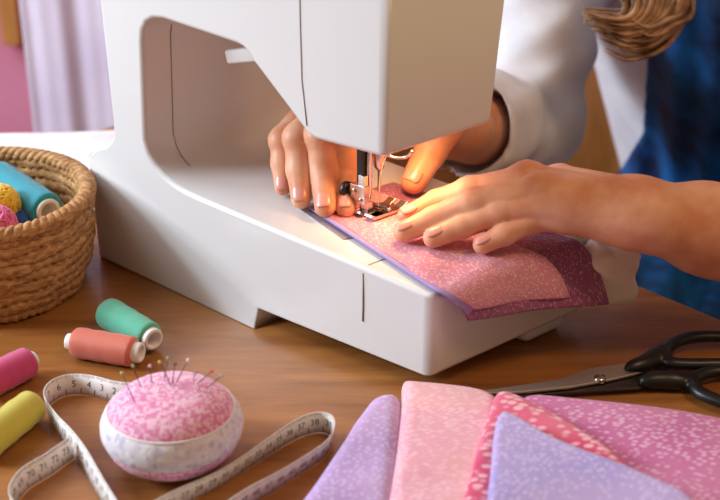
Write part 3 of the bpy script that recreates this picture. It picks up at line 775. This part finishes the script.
# ------------------------------------------------------------------ pincushion and pins
PC = at(172, 425, .027); PC = Vector((PC.x, PC.y, .027)); pa, pcz = .0428, .027
pc = thing('pincushion', PC - UZ * .027, 'round pink and white floral pincushion stuck with pins', 'pincushion')
def cap_mat(name, c1, c2, c3, sc, thr=(.35, .5, .62)):
    m = mat(name, c1, .85, sheen=.3); mp = coords(m); v_ = nd(m, 'ShaderNodeTexVoronoi', Scale=sc); v_.inputs['Randomness'].default_value = .55; lk(m, mp, 'Vector', v_, 'Vector')
    s_ = nd(m, 'ShaderNodeSeparateColor'); lk(m, v_, 'Color', s_, 'Color')
    r = ramp(m, s_, 'Red', [(thr[0], c1), (thr[1], c2), (thr[2], c3)]); r.color_ramp.interpolation = 'EASE'
    lk(m, r, 'Color', m.node_tree.nodes['Principled BSDF'], 'Base Color')
    n_ = nd(m, 'ShaderNodeTexNoise', Scale=260, Detail=2); lk(m, mp, 'Vector', n_, 'Vector'); bump(m, n_, 'Fac', .4, .0012); return m
M['cap'] = cap_mat('pincushion_pink_print', srgb(218, 128, 168), srgb(228, 156, 188), srgb(238, 190, 208), 520)
M['band'] = cap_mat('pincushion_floral_band', srgb(222, 214, 222), srgb(232, 228, 230), srgb(196, 190, 206), 300, (.25, .6, .98))
def ellipsoid_zone(z0, z1, off, n=72, m_=14):
    V = []; F = []
    for i in range(m_ + 1):
        z = z0 + (z1 - z0) * i / m_; r = pa * math.sqrt(max(1 - (z / pcz) ** 2, 0)) ** .92
        for k in range(n):
            t = 2 * math.pi * k / n; puck = 1 + .004 * math.sin(t * 24)
            e = .0012 * math.sin(math.pi * i / m_) ** .5 + off
            V.append(PC + Vector(((r + e) * puck * math.cos(t), (r + e) * puck * math.sin(t), z * (1 + e / pcz * .8))))
    for i in range(m_):
        for k in range(n): F.append((i * n + k, i * n + (k + 1) % n, (i + 1) * n + (k + 1) % n, (i + 1) * n + k))
    F.append(tuple(range(n))); F.append(tuple(m_ * n + k for k in range(n))); return V, F
zs = lambda a, b: (a, b)
mesh_obj('cushion_top', *ellipsoid_zone(.0118, .02698, .0), M['cap'], pc, label='pink printed top')
mesh_obj('floral_band', *ellipsoid_zone(-.0065, .0122, .0004), M['band'], pc, label='pale floral side band')
mesh_obj('cushion_bottom', *ellipsoid_zone(-.02698, -.0062, .0), M['cap'], pc, label='pink printed base')
r_ = pa * math.sqrt(1 - (.012 / pcz) ** 2) ** .92 + .0006
mb = MB(); mb.add(*tube([PC + Vector((r_ * math.cos(2 * math.pi * k / 60), r_ * math.sin(2 * math.pi * k / 60), .0122)) for k in range(60)], .0008, 6, True)); mb.build('piping', M['core'], pc)
def surf(x, y):   # point of the cushion's dome under a picture position
    for k in range(40):
        z = .054 - .045 * k / 40; q = at(x, y, z); rr = math.hypot(q.x - PC.x, q.y - PC.y) / pa
        if rr < 1 and PC.z + pcz * math.sqrt(1 - rr ** 2) >= z: return q
    return at(x, y, .03)
pin_list = [((136, 405), (122, 373), srgb(190, 190, 120), 'olive'), ((142, 390), (133, 366), srgb(150, 170, 120), 'pale green'), ((172, 388), (160, 362), srgb(220, 190, 90), 'straw yellow'),
            ((172, 385), (175, 364), srgb(120, 90, 70), 'brown'), ((176, 383), (188, 360), srgb(240, 232, 225), 'white'), ((193, 380), (196, 372), srgb(190, 130, 150), 'dusty pink'),
            ((196, 385), (212, 371), srgb(226, 78, 58), 'red'), ((205, 390), (221, 376), srgb(196, 176, 170), 'pearl grey'), ((152, 384), (150, 366), srgb(240, 180, 190), 'light pink'), ((164, 380), (168, 358), srgb(170, 190, 110), 'lime green')]
for (sx, sy), (hx, hy), c, nm in pin_list:
    s0 = surf(sx, sy); hz = s0.z + .017; h = at(hx, hy, hz)
    dv = (h - s0).normalized(); h = s0 + dv * min((h - s0).length, .030)
    t = thing('pin', s0, 'dressmaking pin with a %s bead head stuck in the pincushion' % nm, 'pin', 'pins in the pincushion')
    mb = MB(); mb.add(*cyl(s0 - dv * .012, h, .00032, n=8)); mb.build('shaft', M['dark_steel'], t)
    rb = .00115; mb = MB(); mb.add(*lathe(h - dv * rb, dv, [(rb * math.sin(math.pi * k / 8) + 1e-5, rb * (1 - math.cos(math.pi * k / 8))) for k in range(9)], 12)); mb.build('bead_head', mat('bead_' + nm.replace(' ', '_'), c, .25), t)

# ------------------------------------------------------------------ measuring tape
TW = .0148
path = [(150, 404), (128, 404), (112, 402), (88, 396), (68, 396), (53, 403), (48, 415), (57, 434), (69, 449), (82, 468), (104, 505), (128, 532), (150, 524), (178, 508), (220, 487), (260, 461), (293, 441), (316, 433), (330, 436), (331, 447), (322, 460), (300, 475), (275, 491), (250, 506), (200, 540), (120, 570), (50, 550), (16, 518), (25, 493), (52, 475), (74, 459)]
pts = [at(x, y, 0) for x, y in path]
sp = spline(pts, 14); sp = [Vector(p) for p in sp]
cum = [0]
for i in range(1, len(sp)): cum.append(cum[-1] + (sp[i] - sp[i - 1]).length)
def tape_frame(s):
    s = min(max(s, 0), cum[-1] - 1e-6)
    import bisect
    i = min(bisect.bisect_right(cum, s) - 1, len(sp) - 2); f = (s - cum[i]) / max(cum[i + 1] - cum[i], 1e-9)
    p = sp[i].lerp(sp[i + 1], f); i0, i1 = max(i - 2, 0), min(i + 3, len(sp) - 1)
    d = (sp[i1] - sp[i0]).normalized(); side = Vector((d.y, -d.x, 0))
    lean = .22 * math.sin(s * 23 + .8)
    up = (UZ * math.cos(lean) + side * math.sin(lean)).normalized()
    return p, d, up, up.cross(d).normalized()
tp = thing('measuring_tape', at(60, 440, 0), 'white measuring tape with black numbers curling around the pincushion', 'measuring tape')
Ns = 420; V = []; F = []
for i in range(Ns + 1):
    p, d, up, nn = tape_frame(cum[-1] * i / Ns)
    lift = .0006
    V += [p + UZ * lift, p + UZ * lift + up * TW * .5, p + UZ * lift + up * TW]
for i in range(Ns):
    for k in range(2): F.append((3 * i + k, 3 * i + k + 1, 3 * i + k + 4, 3 * i + k + 3))
o = mesh_obj('ribbon', V, F, M['tape'], tp); s = o.modifiers.new('solid', 'SOLIDIFY'); s.thickness = .0005; s.offset = 0
glyphs = {}
def glyph(txt):
    if txt in glyphs: return glyphs[txt]
    cu = bpy.data.curves.new('t', 'FONT'); cu.body = txt; cu.size = 1; cu.align_x = 'CENTER'; cu.resolution_u = 2
    ob = bpy.data.objects.new('t', cu); COL.objects.link(ob)
    dg = bpy.context.evaluated_depsgraph_get(); me = ob.evaluated_get(dg).to_mesh()
    r = ([tuple(v.co) for v in me.vertices], [tuple(pg.vertices) for pg in me.polygons])
    bpy.data.objects.remove(ob); bpy.data.curves.remove(cu); glyphs[txt] = r; return r
mt, mn = MB(), MB()
def mark(mb, P2, F2):
    for side in (1, -1):
        V = []
        for (a, h) in P2:
            p, d, up, nn = tape_frame(a if side == 1 else a); V.append(p + UZ * .0006 + up * h + nn * (.00034 * side))
        mb.add(V, F2)
step = .01
k = 1
while k * step < cum[-1] - .006:
    s0 = k * step
    mark(mt, [(s0 - .00028, .0002), (s0 + .00028, .0002), (s0 + .00028, .0048), (s0 - .00028, .0048)], [(0, 1, 2, 3)])
    for j in range(1, 10):
        h = .003 if j == 5 else .0018; s1 = s0 + j * .001
        mark(mt, [(s1 - .00011, .0002), (s1 + .00011, .0002), (s1 + .00011, .0002 + h), (s1 - .00011, .0002 + h)], [(0, 1, 2, 3)])
        mark(mt, [(s1 - .00011, TW - .0002 - h), (s1 + .00011, TW - .0002 - h), (s1 + .00011, TW - .0002), (s1 - .00011, TW - .0002)], [(0, 1, 2, 3)])
    gv, gf = glyph(str(k))
    # numbers read from each face of the ribbon
    for side in (1, -1):
        V = []
        for x, y, _ in gv:
            p, d, up, nn = tape_frame(s0 + .0045 + side * -x * .0062); V.append(p + UZ * .0006 + up * (.0056 + y * .0066) + nn * (.00034 * side))
        mn.add(V, gf)
    k += 1
mt.build('tick_marks', M['ink'], tp, smooth=False, label='black scale lines'); mn.build('numerals', M['ink'], tp, smooth=False, label='black printed numbers')

# ------------------------------------------------------------------ scissors
sc_o = thing('scissors', at(601, 378, 0), 'scissors with black handles and steel blades on the table behind fabric', 'scissors')
def plate(pts, z, th):
    n = len(pts); V = [Vector((p[0], p[1], z)) for p in pts] + [Vector((p[0], p[1], z + th)) for p in pts]
    return V, [tuple(range(n)), tuple(range(n, 2 * n))] + [(i, (i + 1) % n, n + (i + 1) % n, n + i) for i in range(n)]
A2 = lambda l: [at(x, y, .004) for x, y in l]
o = mesh_obj('blade', *plate(A2([(462, 397.5), (520, 389), (560, 383), (590, 372), (603, 370), (637, 366), (652, 372), (634, 378), (608, 384), (570, 391), (520, 396)]), .0055, .0018), M['blade_steel'], sc_o, smooth=False, label='bright steel upper blade'); bevel(o, .0006, 2)
o = mesh_obj('blade', *plate(A2([(455, 398.5), (520, 393), (575, 386), (598, 379), (640, 372), (664, 378), (640, 389), (606, 391), (560, 394), (510, 398)]), .0032, .0018), M['dark_steel'], sc_o, smooth=False, label='darker lower blade'); bevel(o, .0006, 2)
q = at(600, 378, .0075); mb = MB(); mb.add(*lathe(q - UZ * .002, UZ, [(.0045, 0), (.0045, .002), (.0038, .003), (.0012, .0034)], 24)); mb.build('pivot_screw', M['steel'], sc_o)
def ring_handle(name, stem, loop, r):
    """stem polyline then a closed loop, one black moulded piece"""
    P = [Vector(p) for p in stem] + [Vector(p) for p in loop]
    allp = [Vector(x) for x in stem + loop + loop[:1]]
    lo, hi = bounds(allp, .02); lo = np.array(lo); lo[2] = .0005; S = SDF(lo, hi, .0011)
    d = None
    L = [Vector(p) for p in spline(loop + loop[:1], 5)]; T = [Vector(p) for p in spline(stem, 5)]
    for i in range(len(L) - 1):
        e = S.rc(L[i], L[i + 1], r, r, ((0, 0, 1), .85)); d = e if d is None else smin(d, e, .002)
    for i in range(len(T) - 1):
        k = i / (len(T) - 1); e = S.rc(T[i], T[i + 1], r * (.75 + .35 * k), r * (.78 + .35 * k), ((0, 0, 1), .9)); d = smin(d, e, .006)
    return mesh_obj(name, *S.mesh(d), M['black_plastic'], sc_o, label='black moulded finger loop')
hz = .0085
ring_handle('handle', [at(x, y, hz) for x, y in ((630, 368), (646, 363), (660, 353))], [at(x, y, hz) for x, y in ((664, 352), (676, 342), (696, 337), (725, 337), (748, 344), (756, 356), (738, 363), (710, 364), (684, 364), (668, 362))], .0042)
ring_handle('handle', [at(x, y, hz - .0015) for x, y in ((644, 381), (660, 380), (680, 381))], [at(x, y, hz - .0015) for x, y in ((692, 380), (706, 373), (730, 371), (758, 379), (768, 393), (756, 404), (735, 405), (714, 399), (698, 391))], .0042)

# ------------------------------------------------------------------ folded fabrics in front
def inside_dist(P, poly):
    """signed distance to a polygon outline, positive inside"""
    x, y = P[..., 0], P[..., 1]; d = np.full(x.shape, 1e9); ins = np.zeros(x.shape, bool); n = len(poly)
    for i in range(n):
        a, b = np.array(poly[i]), np.array(poly[(i + 1) % n]); e = b - a
        t = np.clip(((x - a[0]) * e[0] + (y - a[1]) * e[1]) / (e @ e), 0, 1)
        d = np.minimum(d, np.hypot(x - a[0] - t * e[0], y - a[1] - t * e[1]))
        c = ((a[1] > y) != (b[1] > y)) & (x < (b[0] - a[0]) * (y - a[1]) / (b[1] - a[1] + 1e-12) + a[0]); ins ^= c
    return np.where(ins, d, -d)
def slab(name, px, z0, z1, rnd, m, label, wav=(.0012, 60, 40), hfun=None, vox=.0016, grow=.0):
    """folded cloth: outline given where it lies, rounded folded edges, soft uneven top"""
    poly = [at(x, y, (z0 + z1) / 2) for x, y in px]; poly2 = [(p.x, p.y) for p in poly]
    for _ in range(2):
        q = []
        for i in range(len(poly2)):
            a, b = poly2[i], poly2[(i + 1) % len(poly2)]
            q += [(a[0] * .78 + b[0] * .22, a[1] * .78 + b[1] * .22), (a[0] * .22 + b[0] * .78, a[1] * .22 + b[1] * .78)]
        poly2 = q
    A = np.array(poly2); lo = (*(A.min(0) - .02), z0 - .004); hi = (*(A.max(0) + .02), z1 + .03)
    S = SDF(lo, hi, vox); P = S.P
    dxy = inside_dist(P[:, :, 0, :2], poly2)[..., None]
    top = z1 + wav[0] * np.sin(P[..., 0] * wav[1] + 2 * np.sin(P[..., 1] * wav[2])) * np.sin(P[..., 1] * wav[2] * 1.3 + 1)
    if hfun is not None: top = top + hfun(P)
    th = (top - z0) / 2; mid = (top + z0) / 2
    qx = -dxy + rnd; qz = np.abs(P[..., 2] - mid) - th + rnd
    d = np.minimum(np.maximum(qx, qz), 0) + np.hypot(np.maximum(qx, 0), np.maximum(qz, 0)) - rnd
    V, F = S.mesh(d); c = A.mean(0)
    o = mesh_obj(name, V, F, m, loc=(c[0], c[1], z0)); return tag(o, label, 'fabric', 'folded fabrics in the foreground')
def ridge(a, b, h, wd):
    a = np.array(at(a[0], a[1], .03))[:2]; b = np.array(at(b[0], b[1], .03))[:2]
    def f(P):
        x = P[..., :2]; e = b - a; t = np.clip(((x - a) @ e) / (e @ e), 0, 1); q = x - a - t[..., None] * e
        return h * (1 - .6 * t) * np.exp(-(q * q).sum(-1) / wd ** 2)
    return f
slab('folded_fabric', [(372, 403), (405, 402), (400, 460), (392, 560), (268, 560), (304, 505), (338, 455), (358, 424)], .001, .0235, .0108, M['lilac_print'], 'lilac printed fabric folded narrow, leftmost of the foreground fabrics')
slab('folded_fabric', [(401, 391), (412, 393), (502, 402), (497, 440), (480, 560), (378, 560), (394, 480), (402, 410)], .001, .026, .0085, M['peach_print'], 'peach pink printed fabric folded square between lilac and crimson fabrics')
slab('folded_fabric', [(515, 402), (580, 408), (735, 428), (800, 450), (800, 570), (480, 570), (500, 450)], .001, .022, .0075, M['mauve_print'], 'mauve pink printed fabric with white flecks spreading to the right edge', (.002, 34, 26))
slab('folded_fabric', [(497, 397), (512, 397), (545, 412), (590, 440), (640, 480), (660, 500), (600, 520), (560, 570), (452, 570), (468, 480), (487, 420)], .0215, .0310, .0046, M['crimson_print'], 'crimson and white printed fabric turned over at a corner', (.0012, 60, 40), ridge((502, 400), (600, 450), .003, .010))
slab('folded_fabric', [(500, 416), (514, 420), (560, 446), (640, 476), (700, 505), (720, 570), (478, 570), (488, 500), (494, 430)], .0345, .0425, .0040, M['peri_print'], 'periwinkle blue printed fabric folded to a point on top of the pile', (.0012, 50, 44), ridge((508, 420), (680, 500), .004, .016))
